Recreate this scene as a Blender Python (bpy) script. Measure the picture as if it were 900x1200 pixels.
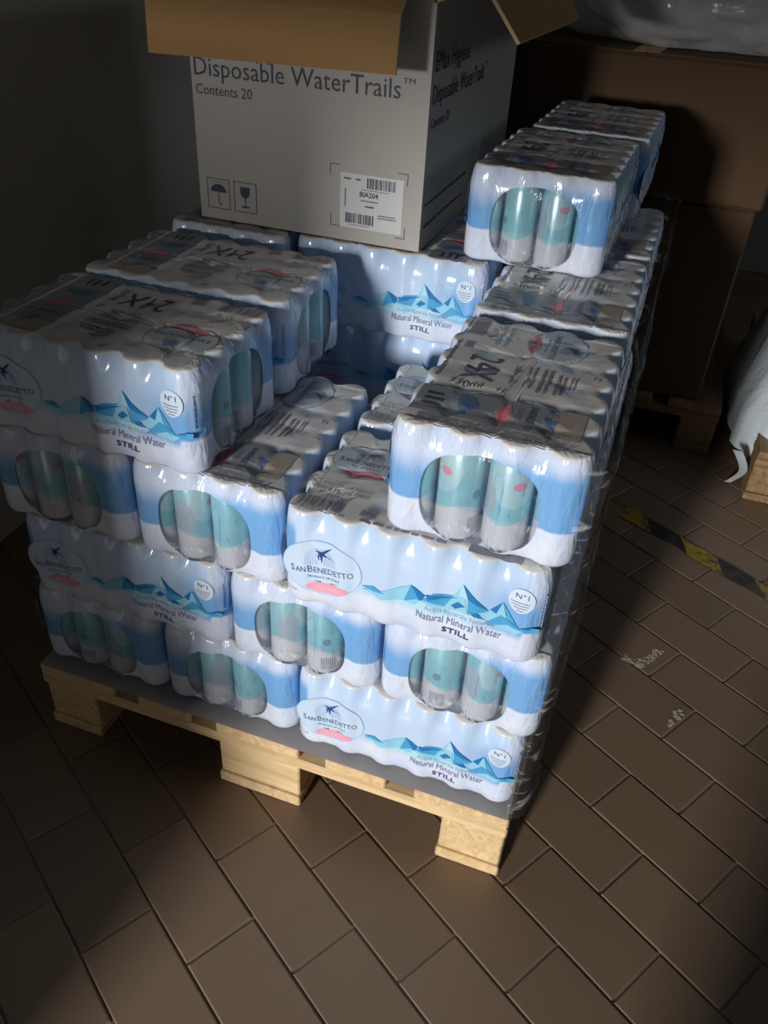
import bpy, bmesh, math, random
from mathutils import Vector, Matrix, noise as mnoise

for o in list(bpy.data.objects): bpy.data.objects.remove(o, do_unlink=True)
scn = bpy.context.scene
COL = scn.collection
random.seed(7)

def lin(c):
    c /= 255.0
    return c/12.92 if c <= .04045 else ((c+.055)/1.055)**2.4
def rgb(r, g, b): return (lin(r), lin(g), lin(b), 1.0)

# ------------------------------------------------------------------ camera
cam_d = bpy.data.cameras.new('camera'); cam = bpy.data.objects.new('camera', cam_d); COL.objects.link(cam)
RX = Vector((0.94027457, 0.33647828, 0.05163433)); DN = Vector((0.23686632, -0.5377447, -0.80915078)); FW = Vector((-0.24449557, 0.77305434, -0.58532804))
M = Matrix.Identity(4)
for i in range(3):
    M[i][0] = RX[i]; M[i][1] = -DN[i]; M[i][2] = -FW[i]
M[0][3], M[1][3], M[2][3] = 0.0145, -0.7481, 1.1796
cam.matrix_world = M
cam_d.sensor_fit = 'VERTICAL'; cam_d.sensor_height = 24.0; cam_d.lens = 24.0*960.2/1200.0
cam_d.clip_start = .02
scn.camera = cam
def project(p):
    v = Vector(p) - Vector((0.0145, -0.7481, 1.1796))
    w = v.dot(FW)
    if w < .05: return None
    return 450+960.2*v.dot(RX)/w, 600+960.2*v.dot(DN)/w

# ------------------------------------------------------------------ world and daylight
wd = bpy.data.worlds.new('sky'); scn.world = wd; wd.use_nodes = True
wd.node_tree.nodes['Background'].inputs[0].default_value = (.62, .78, 1.0, 1)
wd.node_tree.nodes['Background'].inputs[1].default_value = .12

def area(name, loc, aim, sx, sy, power, col):
    d = bpy.data.lights.new(name, 'AREA'); d.shape = 'RECTANGLE'; d.size = sx; d.size_y = sy; d.energy = power; d.color = col
    o = bpy.data.objects.new(name, d); COL.objects.link(o); o.location = loc
    o.rotation_euler = (Vector(aim)-Vector(loc)).to_track_quat('-Z', 'Y').to_euler()
    return o
# low bright daylight reaching in through the doorway, and the soft sky light of the same opening
area('daylight_beam', (-1.25, -5.3, 1.62), (-.1, 0, .45), .42, .90, 345, (1.0, .985, .96))
area('daylight_sky', (-.40, -1.40, .60), (-.25, 1.0, .60), .54, 1.0, .50, (1.0, .95, .87))
area('window_sky', (2.63, 1.15, 1.95), (-.5, .7, .95), 1.1, .75, 5.0, (.74, .88, 1.0))     # cool sky light of the high window
scn.view_settings.view_transform = 'Standard'; scn.view_settings.look = 'None'
scn.view_settings.gamma = 1.0; scn.view_settings.use_curve_mapping = False
scn.view_settings.exposure = 0.0

# ------------------------------------------------------------------ node helpers
class NT:
    def __init__(s, name):
        s.m = bpy.data.materials.new(name); s.m.use_nodes = True; s.t = s.m.node_tree
        s.p = s.t.nodes['Principled BSDF']
    def n(s, t, **kw):
        x = s.t.nodes.new(t)
        for k, v in kw.items(): setattr(x, k, v)
        return x
    def l(s, a, b): s.t.links.new(a, b)
    def set(s, sock, v):
        if hasattr(v, 'is_linked') or isinstance(v, bpy.types.NodeSocket): s.l(v, sock)
        else: sock.default_value = v
    def math(s, op, a, b=None, c=None, clamp=False):
        x = s.n('ShaderNodeMath', operation=op, use_clamp=clamp)
        s.set(x.inputs[0], a)
        if b is not None: s.set(x.inputs[1], b)
        if c is not None: s.set(x.inputs[2], c)
        return x.outputs[0]
    def step(s, v, a, b):      # 0 at a, 1 at b
        x = s.n('ShaderNodeMapRange', interpolation_type='SMOOTHSTEP')
        s.set(x.inputs['Value'], v); x.inputs['From Min'].default_value = a; x.inputs['From Max'].default_value = b
        return x.outputs['Result']
    def mix(s, f, a, b):
        x = s.n('ShaderNodeMix', data_type='RGBA'); s.set(x.inputs[0], f); s.set(x.inputs[6], a); s.set(x.inputs[7], b)
        return x.outputs[2]
    def obj(s):
        x = s.n('ShaderNodeTexCoord'); return x.outputs['Object']
    def xyz(s, v):
        x = s.n('ShaderNodeSeparateXYZ'); s.l(v, x.inputs[0]); return x.outputs
    def mapv(s, v, scale=(1,1,1), rot=(0,0,0), loc=(0,0,0)):
        x = s.n('ShaderNodeMapping'); s.l(v, x.inputs[0]); x.inputs['Scale'].default_value = scale; x.inputs['Rotation'].default_value = rot
        x.inputs['Location'].default_value = loc
        return x.outputs[0]
    def noise(s, v, scale, detail=4, rough=.55, dist=0):
        x = s.n('ShaderNodeTexNoise'); s.l(v, x.inputs['Vector']); x.inputs['Scale'].default_value = scale
        x.inputs['Detail'].default_value = detail; x.inputs['Roughness'].default_value = rough; x.inputs['Distortion'].default_value = dist
        return x.outputs['Fac']
    def bump(s, h, strength=.3, dist=.002):
        x = s.n('ShaderNodeBump'); s.l(h, x.inputs['Height']); x.inputs['Strength'].default_value = strength; x.inputs['Distance'].default_value = dist
        s.l(x.outputs[0], s.p.inputs['Normal'])
    def rand(s):
        x = s.n('ShaderNodeObjectInfo'); return x.outputs['Random']
    def color(s, c): s.set(s.p.inputs['Base Color'], c)
    def rough(s, v): s.set(s.p.inputs['Roughness'], v)

def plain(name, c, rough=.6, metal=0, spec=.5, coat=0):
    k = NT(name); o = k.obj(); f = k.noise(o, 40, 3)
    a = tuple(x*.93 for x in c[:3])+(1,)
    k.color(k.mix(f, a, c)); k.rough(rough); k.p.inputs['Metallic'].default_value = metal
    k.p.inputs['Specular IOR Level'].default_value = spec; k.p.inputs['Coat Weight'].default_value = coat
    return k.m

PL, PS, PH = .342, .228, .1455      # shrink pack: length, width, height
RC = .0285                           # can radius with film

# ---- printed shrink film
def mat_film():
    k = NT('printed_shrink_film'); o = k.obj(); X, Y, Z = k.xyz(o)
    sg = k.math('SIGN', X); t = k.math('MULTIPLY', Y, sg); ax = k.math('ABSOLUTE', X)
    end = k.step(ax, PL/2-.026, PL/2-.020)
    # long faces: sx runs left to right as read from outside
    sx = k.math('MULTIPLY', X, k.math('MULTIPLY', k.math('SIGN', Y), -1.0))
    wob = k.math('MULTIPLY', k.math('SUBTRACT', k.noise(o, 22, 2), .5), .012)
    z2 = k.math('ADD', Z, wob)
    pale = rgb(192, 214, 242); white = rgb(238, 238, 243); blue = rgb(118, 170, 223); lav = rgb(204, 216, 240); shade = rgb(190, 210, 244)
    low = k.mix(k.noise(o, 30, 3), white, shade)
    fl = k.math('MULTIPLY', k.step(sx, .060, .150), k.step(Z, .142, .085))
    up_long = k.mix(fl, pale, blue)
    long_c = k.mix(k.step(z2, .036, .050), low, up_long)
    fe = k.math('MULTIPLY', k.math('MAXIMUM', k.step(t, -.02, .03), k.step(Z, .122, .078)), k.step(Z, .136, .112))
    up_end = k.mix(fe, lav, blue)
    end_c = k.mix(k.step(z2, .049, .053), low, up_end)
    side = k.mix(end, long_c, end_c)
    top_n = k.noise(o, 60, 4)
    top = k.mix(top_n, rgb(212, 210, 210), rgb(226, 223, 220))
    edge = k.math('ADD', Z, k.math('MULTIPLY', wob, .15))
    col = k.mix(k.step(edge, PH-.0034, PH-.0022), side, top)
    k.color(col)
    # clear window in both short ends
    a = k.math('POWER', k.math('ABSOLUTE', k.math('DIVIDE', k.math('SUBTRACT', t, -.001), .070)), 2.7)
    b = k.math('POWER', k.math('ABSOLUTE', k.math('DIVIDE', k.math('SUBTRACT', Z, .063), .0615)), 2.7)
    inside = k.math('MULTIPLY', k.step(k.math('ADD', a, b), 1.0, .93), k.step(ax, PL/2-.018, PL/2-.015))
    wv = k.mapv(o, (1, 1, .35), (.5, .3, .2))
    wr = k.noise(wv, 55, 3, .6, 1.6)
    glint = k.math('MULTIPLY', k.step(wr, .56, .74), .40)  # wrinkle glints painted in as streaks of higher opacity
    clear_a = k.math('ADD', k.math('ADD', glint, .13), k.math('MULTIPLY', k.step(Z, .040, .004), k.math('MULTIPLY', k.step(wr, .42, .62), .55)), clamp=True)  # more painted glints towards the bottom of the window
    alpha = k.math('ADD', k.math('MULTIPLY', k.math('SUBTRACT', 1.0, inside), 1.0), k.math('MULTIPLY', inside, clear_a), clamp=True)
    k.set(k.p.inputs['Alpha'], alpha)
    k.rough(.17); k.p.inputs['Specular IOR Level'].default_value = .7
    h = k.math('ADD', k.math('MULTIPLY', k.noise(k.mapv(o, (1, 1, .3)), 70, 3, .5, 1.0), k.math('ADD', k.math('MULTIPLY', end, 1.6), .25)), k.math('MULTIPLY', k.noise(o, 18, 2), .6))
    k.bump(h, .4, .0035)
    return k.m
M_film = mat_film()

def mat_can():
    k = NT('printed_can'); o = k.obj(); X, Y, Z = k.xyz(o)
    ang = k.math('ARCTAN2', Y, X)
    teal = k.mix(k.noise(o, 45, 2), rgb(128, 190, 200), rgb(168, 214, 218))
    aw = k.math('MULTIPLY', ang, .0278)
    # pale emblem field, pink patch, grey dot
    def ell(a0, z0, w, h):
        e = k.math('ADD', k.math('POWER', k.math('DIVIDE', k.math('SUBTRACT', aw, a0), w), 2.0), k.math('POWER', k.math('DIVIDE', k.math('SUBTRACT', Z, z0), h), 2.0))
        return k.step(e, 1.05, .9)
    c = k.mix(ell(-.012, .098, .030, .034), teal, rgb(184, 216, 220))
    c = k.mix(ell(-.004, .094, .009, .0055), c, rgb(226, 150, 160))
    c = k.mix(ell(.040, .066, .0065, .0065), c, rgb(126, 152, 164))
    c = k.mix(ell(-.050, .070, .018, .030), c, rgb(176, 188, 194))
    wave = k.math('ADD', .046, k.math('MULTIPLY', k.math('SINE', k.math('MULTIPLY', ang, 2.0)), .006))
    isup = k.step(k.math('SUBTRACT', Z, wave), -.001, .001)
    bar = k.math('MULTIPLY', k.step(k.math('SINE', k.math('MULTIPLY', aw, 2600)), .0, .4), k.math('MULTIPLY', k.step(aw, .030, .031), k.step(aw, .056, .055)))
    bar = k.math('MULTIPLY', bar, k.math('MULTIPLY', k.step(Z, .012, .013), k.step(Z, .036, .035)))
    lo = k.mix(bar, rgb(205, 208, 214), rgb(52, 66, 100))
    c = k.mix(isup, lo, c)
    neck = k.step(Z, .1245, .126)
    c = k.mix(neck, c, rgb(196, 200, 204)); k.color(c)
    k.set(k.p.inputs['Metallic'], k.math('ADD', .22, k.math('MULTIPLY', neck, .6)))
    k.rough(.28); return k.m
M_can = mat_can()
M_alu = plain('aluminium', rgb(200, 203, 208), .3, .95)

def ink(name, r, g, b, rough=.35): return plain(name, rgb(r, g, b), rough)
I_ring = ink('ink_pale_blue', 172, 202, 236); I_oval = ink('ink_oval_field', 200, 220, 243); I_navy = ink('ink_navy', 78, 94, 138)
I_pink = ink('ink_pink', 244, 166, 186); I_swal = ink('ink_swallow', 36, 72, 138); I_arch = ink('ink_arch', 156, 188, 224); I_grey = ink('ink_grey', 142, 152, 176)
I_m1 = ink('ink_mountain_light', 150, 208, 234); I_m2 = ink('ink_mountain_mid', 76, 164, 214); I_m3 = ink('ink_mountain_deep', 38, 122, 186); I_m4 = ink('ink_mountain_pale', 186, 222, 242)
I_white = ink('ink_white', 212, 226, 244); I_green = ink('ink_green', 96, 120, 110); I_red = ink('ink_red', 214, 116, 120)
T_text = ink('top_ink_text', 138, 132, 144); T_dark = ink('top_ink_dark', 76, 80, 98); T_panel = ink('top_ink_panel', 142, 146, 154); T_pblue = ink('top_ink_blue', 92, 118, 156)
T_pink = ink('top_ink_pink', 208, 122, 134); T_oval = ink('top_ink_oval', 188, 198, 208); T_or = ink('top_ink_tan', 176, 162, 150)
INKS = [I_ring, I_oval, I_navy, I_pink, I_swal, I_arch, I_grey, I_m1, I_m2, I_m3, I_m4, I_white, I_green, I_red, T_text, T_dark, T_panel, T_pblue, T_pink, T_oval, T_or]

# ---- wood
def mat_wood(name, a, b):
    k = NT(name); o = k.obj(); r = k.rand()
    mv = k.n('ShaderNodeVectorMath', operation='ADD'); k.l(o, mv.inputs[0])
    cb = k.n('ShaderNodeCombineXYZ'); k.l(k.math('MULTIPLY', r, 9.0), cb.inputs[0]); k.l(k.math('MULTIPLY', r, 5.0), cb.inputs[1]); k.l(cb.outputs[0], mv.inputs[1])
    g = k.noise(k.mapv(mv.outputs[0], (2.5, 40, 40)), 1.6, 5, .6, 1.2)
    st = k.noise(mv.outputs[0], 9, 4)
    c = k.mix(k.step(g, .3, .7), a, b)
    c = k.mix(k.math('MULTIPLY', k.step(st, .55, .8), .22), c, rgb(112, 92, 66))
    k.color(c); k.rough(.75); k.bump(g, .35, .0015)
    return k.m
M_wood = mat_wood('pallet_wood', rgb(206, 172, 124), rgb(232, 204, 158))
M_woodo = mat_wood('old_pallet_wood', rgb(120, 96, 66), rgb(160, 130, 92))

# ---- cardboard
def mat_board(name, a, b, rough=.8):
    k = NT(name); o = k.obj(); f = k.noise(o, 9, 5); g = k.noise(o, 160, 2)
    c = k.mix(f, a, b); c = k.mix(k.math('MULTIPLY', g, .18), c, tuple(x*.7 for x in b[:3])+(1,)); k.color(c); k.rough(rough); k.bump(k.math('ADD', f, k.math('MULTIPLY', g, .2)), .15, .002)
    return k.m
M_carton = mat_board('grey_white_carton', rgb(168, 163, 156), rgb(182, 177, 170), .6)
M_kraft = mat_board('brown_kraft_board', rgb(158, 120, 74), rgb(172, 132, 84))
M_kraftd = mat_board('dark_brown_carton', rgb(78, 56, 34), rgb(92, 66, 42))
M_edge = mat_board('corrugated_edge', rgb(200, 168, 122), rgb(216, 186, 142))
M_print = ink('carton_print', 58, 64, 84, .6); M_printl = ink('carton_print_grey', 108, 112, 122, .6)
M_label = ink('label_paper', 214, 214, 214, .3)

# ---- room surfaces
def mat_tile():
    k = NT('brown_klinker_tile'); o = k.obj(); g = k.n('ShaderNodeNewGeometry').outputs['Position']; r = k.rand()
    f = k.noise(g, 5, 5, .6); f2 = k.noise(g, 60, 4, .6)
    c = k.mix(r, rgb(120, 99, 80), rgb(136, 113, 92))
    c = k.mix(k.math('MULTIPLY', f, .5), c, rgb(100, 83, 67))
    c = k.mix(k.math('MULTIPLY', k.step(f2, .62, .8), .35), c, rgb(140, 120, 96))
    k.color(c); k.rough(k.math('ADD', .34, k.math('MULTIPLY', f, .3))); k.bump(k.math('ADD', f2, k.math('MULTIPLY', f, .8)), .18, .001)
    return k.m
M_tile = mat_tile()
def mat_plaster(name, a, b):
    k = NT(name); g = k.n('ShaderNodeNewGeometry').outputs['Position']
    f = k.noise(g, 3, 5); f2 = k.noise(g, 45, 5, .65); k.color(k.mix(f, a, b)); k.rough(.85); k.bump(f2, .5, .004); return k.m
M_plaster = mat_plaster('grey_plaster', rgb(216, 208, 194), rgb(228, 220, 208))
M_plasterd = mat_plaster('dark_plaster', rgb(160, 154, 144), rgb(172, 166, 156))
M_grout = mat_plaster('floor_grout', rgb(104, 92, 78), rgb(124, 110, 94))
M_sheet = plain('grey_slip_sheet', rgb(205, 202, 204), .5)

# ---- plastics
def mat_clear(name, base, g0, g1, gain, scale, st, tint=(.9, .94, 1, 1)):
    k = NT(name); o = k.obj()
    w = k.noise(k.mapv(o, st, (.2, .5, .1)), scale, 4, .6, 1.8)
    k.color(tint); k.rough(.16); k.p.inputs['Specular IOR Level'].default_value = .8
    k.set(k.p.inputs['Alpha'], k.math('ADD', k.math('MULTIPLY', k.step(w, g0, g1), gain), base, clamp=True))
    k.bump(w, .8, .006); return k.m
M_stretch = mat_clear('clear_stretch_film', .02, .57, .72, .34, 14, (1, .5, 2.2))  # noise streaks in the opacity stand in for wrinkle glints
M_bagfilm = mat_clear('grey_plastic_bag', .62, .5, .75, .3, 7, (1, 1, 1), (.84, .82, .82, 1))
def mat_sack():
    k = NT('white_plastic_sheet'); o = k.obj(); f = k.noise(o, 10, 5, .6, 1.0)
    k.color(k.mix(f, rgb(206, 218, 226), rgb(230, 238, 242))); k.rough(.4); k.bump(f, .7, .01); return k.m
M_sack = mat_sack()
def mat_tape():
    k = NT('hazard_tape'); at = k.n('ShaderNodeAttribute'); at.attribute_name = 'UVMap'
    X, Y, Z = k.xyz(at.outputs['Vector'])
    s = k.math('FRACT', k.math('MULTIPLY', k.math('ADD', X, k.math('MULTIPLY', Y, 1.0)), 5.0))
    o = k.obj(); w = k.noise(o, 24, 5, .7)
    yel = k.mix(k.step(w, .46, .6), rgb(158, 136, 34), rgb(92, 80, 46))
    blk = k.mix(k.step(w, .46, .62), rgb(26, 26, 26), rgb(64, 58, 48))
    k.color(k.mix(k.math('GREATER_THAN', s, .5), yel, blk)); k.rough(.5); return k.m
M_tape = mat_tape()

# ------------------------------------------------------------------ mesh helpers
def mesh_obj(name, bm, mats, parent=None, smooth=False, link=True):
    me = bpy.data.meshes.new(name); bm.to_mesh(me); bm.free()
    for m in (mats if isinstance(mats, (list, tuple)) else [mats]): me.materials.append(m)
    if smooth:
        for p in me.polygons: p.use_smooth = True
    o = bpy.data.objects.new(name, me)
    if link: COL.objects.link(o)
    if parent: o.parent = parent
    return o
def tag(o, label, cat, group=None):
    o['label'] = label; o['category'] = cat
    if group: o['group'] = group
    return o
def empty(name, loc, rz=0):
    o = bpy.data.objects.new(name, None); COL.objects.link(o); o.location = loc; o.rotation_euler = (0, 0, rz); o.empty_display_size = .05
    return o
def struct(o): o['kind'] = 'structure'; return o
def box(bm, x0, x1, y0, y1, z0, z1, bev=0, mi=0):
    r = bmesh.ops.create_cube(bm, size=1)
    vs = r['verts']
    for v in vs: v.co = Vector(((x0+x1)/2+v.co.x*(x1-x0), (y0+y1)/2+v.co.y*(y1-y0), (z0+z1)/2+v.co.z*(z1-z0)))
    fs = {f for v in vs for f in v.link_faces}
    for f in fs: f.material_index = mi
    if bev > 0:
        es = list({e for v in vs for e in v.link_edges})
        bmesh.ops.bevel(bm, geom=es, offset=bev, segments=1, affect='EDGES', profile=.5)
    return vs

# ------------------------------------------------------------------ room
X0, X1, Y0, Y1, ZC = -1.235, 2.6, -1.30, 3.2, 2.7
DX1, DZ = -.075, 1.15          # far jamb and top edge of the unseen opening, set to shape the daylight
bm = bmesh.new(); box(bm, X0-.15, X1+.15, -6.2, Y1+.15, -.10, -.0028)
floor = struct(mesh_obj('floor', bm, M_grout))
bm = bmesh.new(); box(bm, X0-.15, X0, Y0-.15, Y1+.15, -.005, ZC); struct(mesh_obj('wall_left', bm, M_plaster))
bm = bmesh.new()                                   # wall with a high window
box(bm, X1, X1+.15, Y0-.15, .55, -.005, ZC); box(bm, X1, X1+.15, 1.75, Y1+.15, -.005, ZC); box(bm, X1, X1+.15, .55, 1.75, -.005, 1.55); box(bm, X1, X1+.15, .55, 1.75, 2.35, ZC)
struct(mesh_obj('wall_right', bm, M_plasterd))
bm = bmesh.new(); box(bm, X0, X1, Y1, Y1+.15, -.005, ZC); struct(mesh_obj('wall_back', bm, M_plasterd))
bm = bmesh.new()                                   # unseen wall; stepped blocks added in its doorway shape the daylight's shadow edge
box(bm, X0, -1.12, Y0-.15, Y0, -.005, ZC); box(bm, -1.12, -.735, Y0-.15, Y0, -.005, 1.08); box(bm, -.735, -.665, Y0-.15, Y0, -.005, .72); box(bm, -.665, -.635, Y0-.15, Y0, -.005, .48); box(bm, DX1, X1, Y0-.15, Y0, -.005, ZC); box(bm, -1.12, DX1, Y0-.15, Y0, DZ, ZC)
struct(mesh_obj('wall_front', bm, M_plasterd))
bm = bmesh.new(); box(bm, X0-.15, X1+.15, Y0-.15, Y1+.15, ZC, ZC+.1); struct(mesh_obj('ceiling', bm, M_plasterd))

# floor tiles: running bond laid on the diagonal
TW, TL = .1085, .2085
th = math.radians(-31.5); td = Vector((math.cos(th), math.sin(th), 0)); tn = Vector((-math.sin(th), math.cos(th), 0))
def tile_mesh():
    bm = bmesh.new(); g = .0016; b = .0020
    a, c = TL/2-g, TW/2-g
    lo = [bm.verts.new((sx*a, sy*c, -.006)) for sx, sy in ((-1,-1),(1,-1),(1,1),(-1,1))]
    mi = [bm.verts.new((sx*a, sy*c, -b*.7)) for sx, sy in ((-1,-1),(1,-1),(1,1),(-1,1))]
    up = [bm.verts.new((sx*(a-b), sy*(c-b), 0)) for sx, sy in ((-1,-1),(1,-1),(1,1),(-1,1))]
    bm.faces.new(up)
    for i in range(4):
        j = (i+1) % 4
        bm.faces.new((lo[i], lo[j], mi[j], mi[i])); bm.faces.new((mi[i], mi[j], up[j], up[i]))
    me = bpy.data.meshes.new('tile'); bm.to_mesh(me); bm.free(); me.materials.append(M_tile); return me
TILE = tile_mesh()
cells = []
for r in range(-40, 40):
    n0 = -.018+TW*(r+.5)
    off = (.03 if r % 2 == 0 else .03+TL/2) - n0*.05 + random.uniform(-.003, .003)
    for c in range(-26, 26):
        p = td*(off+TL*(c+.5)) + tn*n0
        if X0+.02 < p.x < X1-.05 and -1.28 < p.y < Y1-.05: cells.append(p)
def seen(p):
    if -.78 < p.x < -.02 and .03 < p.y < 1.18: return False
    q = project(p)
    return q is not None and -40 < q[0] < 940 and -40 < q[1] < 1260
cp = Vector((0.0145, -0.7481, 1.1796))
vis = sorted([p for p in cells if seen(p)], key=lambda p: (p-cp).length)
near = vis[:298]; nearset = {(round(p.x, 4), round(p.y, 4)) for p in near}
tile_rot = th
def tile_xf(p):
    return Matrix.Translation(p+Vector((0, 0, random.uniform(-.0006, .0006)))) @ Matrix.Rotation(tile_rot, 4, 'Z') @ Matrix.Rotation(random.uniform(-.004, .004), 4, 'X') @ Matrix.Rotation(random.uniform(-.002, .002), 4, 'Y')
for p in near:
    o = bpy.data.objects.new('tile', TILE); COL.objects.link(o); o.parent = floor; o.matrix_local = tile_xf(p)
bm = bmesh.new()
for p in cells:
    if (round(p.x, 4), round(p.y, 4)) in nearset: continue
    nv = len(bm.verts); bm.from_mesh(TILE); bm.verts.ensure_lookup_table()
    bmesh.ops.transform(bm, matrix=tile_xf(p), verts=bm.verts[nv:])
o = mesh_obj('tile_field', bm, M_tile, floor); o['kind'] = 'stuff'

# ------------------------------------------------------------------ pallet
PX0, PX1, PY0, PY1 = -.803, .002, -.020, 1.180
def make_pallet(name, x0, y0, wx, wy, mat, label, rz=0):
    """short side wx carries the board ends, long side wy"""
    root = empty(name, (x0, y0, 0), rz); tag(root, label, 'pallet')
    def board(nm, cx, cy, cz, sx, sy, sz):
        bm = bmesh.new(); lx = max(sx, sy)
        rot = sy > sx
        box(bm, -lx/2, lx/2, -min(sx, sy)/2, min(sx, sy)/2, -sz/2, sz/2, .0025)
        for v in bm.verts: v.co.z += .0012*mnoise.noise(v.co*9+Vector((cx*7, cy*5, 0)))
        o = mesh_obj(nm, bm, mat, root); o.location = (cx, cy, cz)
        if rot: o.rotation_euler = (0, 0, math.pi/2)
        return o
    xs = [(.0725, .145), (.2365*wx/.8, .1), (wx/2, .145), (wx-.2365*wx/.8, .1), (wx-.0725, .145)]
    for cx, w in xs: board('deck_board', cx, wy/2, .133, w-.002, wy, .022)
    for cy in (.0725, wy/2, wy-.0725):
        board('stringer_board', wx/2, cy, .111, wx, .145, .021)
        for cx, w in ((.05, .1), (wx/2, .145), (wx-.05, .1)): board('block', cx, cy, .061, w-.004, .135, .078)
    for cx, w in ((.05, .1), (wx/2, .145), (wx-.05, .1)): board('base_board', cx, wy/2, .011, w, wy, .021)
    return root
make_pallet('wooden_pallet', PX0, PY0, PX1-PX0, PY1-PY0, M_wood, 'pale wooden pallet carrying the stacked packs of canned water')

# slip sheet between pallet and packs
bm = bmesh.new(); nx, ny = 30, 40; vs = {}
for i in range(nx+1):
    for j in range(ny+1):
        x = PX0+.006+(PX1-PX0-.010)*i/nx; y = PY0-.001+(PY1-PY0-.004)*j/ny
        ed = 0
        vs[i, j] = bm.verts.new((x, y, .1468+.0003*mnoise.noise(Vector((x*9, y*9, 0)))))
for i in range(nx):
    for j in range(ny): bm.faces.new((vs[i, j], vs[i+1, j], vs[i+1, j+1], vs[i, j+1]))
g = bmesh.ops.solidify(bm, geom=list(bm.faces), thickness=.002)
tag(mesh_obj('slip_sheet', bm, M_sheet), 'grey slip sheet lying between the pale pallet and the bottom packs', 'sheet')
ZL = [.1490+.1472*k for k in range(6)]

# ------------------------------------------------------------------ shrink packs
def valley(z):           # depth of the film valley between two cans, by height
    if z > .112: return .0034+((z-.112)/(PH-.112))**1.5*.0120
    if z < .020: return .0034+(.020-z)/.020*.0030
    return .0034
def scal(s, z):          # offset of the film at distance s along a face
    DV = valley(z)
    t = abs((s % (2*RC)) - RC)
    d = RC-math.sqrt(max(RC*RC-t*t, 0))
    k = .0030
    h = max(0, min(1, .5+.5*(d-DV)/k))
    return -(d*(1-h)+DV*h-k*h*(1-h))
def outline(z, per=12):
    pts = []                                       # counter clockwise from front-left
    a, b = PL/2, PS/2
    def arc(cx, cy, a0):
        for i in range(7):
            q = a0+math.pi/2*i/6; pts.append((cx+RC*math.cos(q), cy+RC*math.sin(q)))
    def run(L, f):
        n = int(round((L-2*RC)/(2*RC)*per*1.0))
        for i in range(1, n): f(RC+(L-2*RC)*i/n)
    arc(-a+RC, -b+RC, math.pi)
    run(PL, lambda s: pts.append((-a+s, -b-scal(s, z))))
    arc(a-RC, -b+RC, -math.pi/2)
    run(PS, lambda s: pts.append((a+scal(s, z), -b+s)))
    arc(a-RC, b-RC, 0)
    run(PL, lambda s: pts.append((a-s, b+scal(s, z))))
    arc(-a+RC, b-RC, math.pi/2)
    run(PS, lambda s: pts.append((-a-scal(s, z), b-s)))
    return pts
PROF = [(.0, .0075), (.0025, .003), (.007, .0006), (.02, 0), (.045, 0), (.07, 0), (.095, 0), (.112, 0), (.120, .0006), (.127, .0013), (.134, .0024), (.139, .0036), (.1425, .0048), (PH-.0008, .0060), (PH, .0074)]
def ins_at(z):
    for (a, u), (b, w) in zip(PROF, PROF[1:]):
        if a <= z <= b: return u+(w-u)*(z-a)/(b-a)
    return 0
def top_sag(x, y):
    fx = ((x+PL/2) % (2*RC))-RC; fy = ((y+PS/2) % (2*RC))-RC
    d = math.hypot(fx, fy)/RC
    q = max(0, min(1, (d-.82)/.5)); q = q*q*(3-2*q)
    return .0034*q
def film_mesh(seed):
    rnd = random.Random(seed)
    bm = bmesh.new(); rings = []
    sd = Vector((rnd.uniform(0, 50), rnd.uniform(0, 50), 0))
    for z, ins in PROF:
        ring = []; ol = outline(z); N = len(ol)
        for i, (x, y) in enumerate(ol):
            d = (Vector(ol[(i+1) % N])-Vector(ol[i-1])).normalized()
            w = .0006*mnoise.noise(Vector((x*26, y*26, z*30))+sd)-ins
            ring.append(bm.verts.new((x+d.y*w, y-d.x*w, z)))
        rings.append(ring)
    for a, b in zip(rings, rings[1:]):
        for i in range(N):
            j = (i+1) % N; bm.faces.new((a[i], a[j], b[j], b[i]))
    # top: rings shrinking towards the spine
    last = rings[-1]; sp = (PL-PS)/2
    for t in (.93, .85, .76, .66, .56, .45, .34, .22, .1):
        ring = []
        for v0 in rings[-1]:
            x, y = v0.co.x, v0.co.y; cx = max(-sp, min(sp, x))
            X, Y = cx+(x-cx)*t, y*t
            ring.append(bm.verts.new((X, Y, PH-top_sag(X, Y)+.0006*mnoise.noise(Vector((X*40, Y*40, 0))+sd))))
        for i in range(N):
            j = (i+1) % N; bm.faces.new((last[i], last[j], ring[j], ring[i]))
        last = ring
    bm.faces.new(last)
    bm.faces.new(list(reversed(rings[0])))
    bmesh.ops.remove_doubles(bm, verts=bm.verts, dist=1e-6)
    me = bpy.data.meshes.new('wrap'); bm.to_mesh(me); bm.free(); me.materials.append(M_film)
    for p in me.polygons: p.use_smooth = len(p.vertices) < 5
    return me
FILMS = [film_mesh(s) for s in (1, 2, 3)]

def can_mesh():
    bm = bmesh.new(); N = 28; r = .0262; H = .1395
    prof = [(.0195, .003), (.0205, .0), (.0225, .0005), (.0256, .006), (r, .011), (r, .06), (r, .118), (.0258, .123), (.0245, .131), (.0238, .1335), (.0250, .1352), (.0250, H-.001), (.0243, H), (.0236, H-.003), (.0225, H-.0055)]
    prof = [(q*(1 if z < .12 else .93), z*.94) for q, z in prof]
    rings = [[bm.verts.new((q*math.cos(2*math.pi*i/N), q*math.sin(2*math.pi*i/N), z)) for i in range(N)] for q, z in prof]
    for k, (a, b) in enumerate(zip(rings, rings[1:])):
        for i in range(N):
            f = bm.faces.new((a[i], a[(i+1) % N], b[(i+1) % N], b[i])); f.smooth = True; f.material_index = 1 if k in (0, 1, 2) or k > 7 else 0
    f = bm.faces.new(rings[-1]); f.material_index = 1; f = bm.faces.new(list(reversed(rings[0]))); f.material_index = 1
    me = bpy.data.meshes.new('can'); bm.to_mesh(me); bm.free(); me.materials.append(M_can); me.materials.append(M_alu); return me
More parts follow.
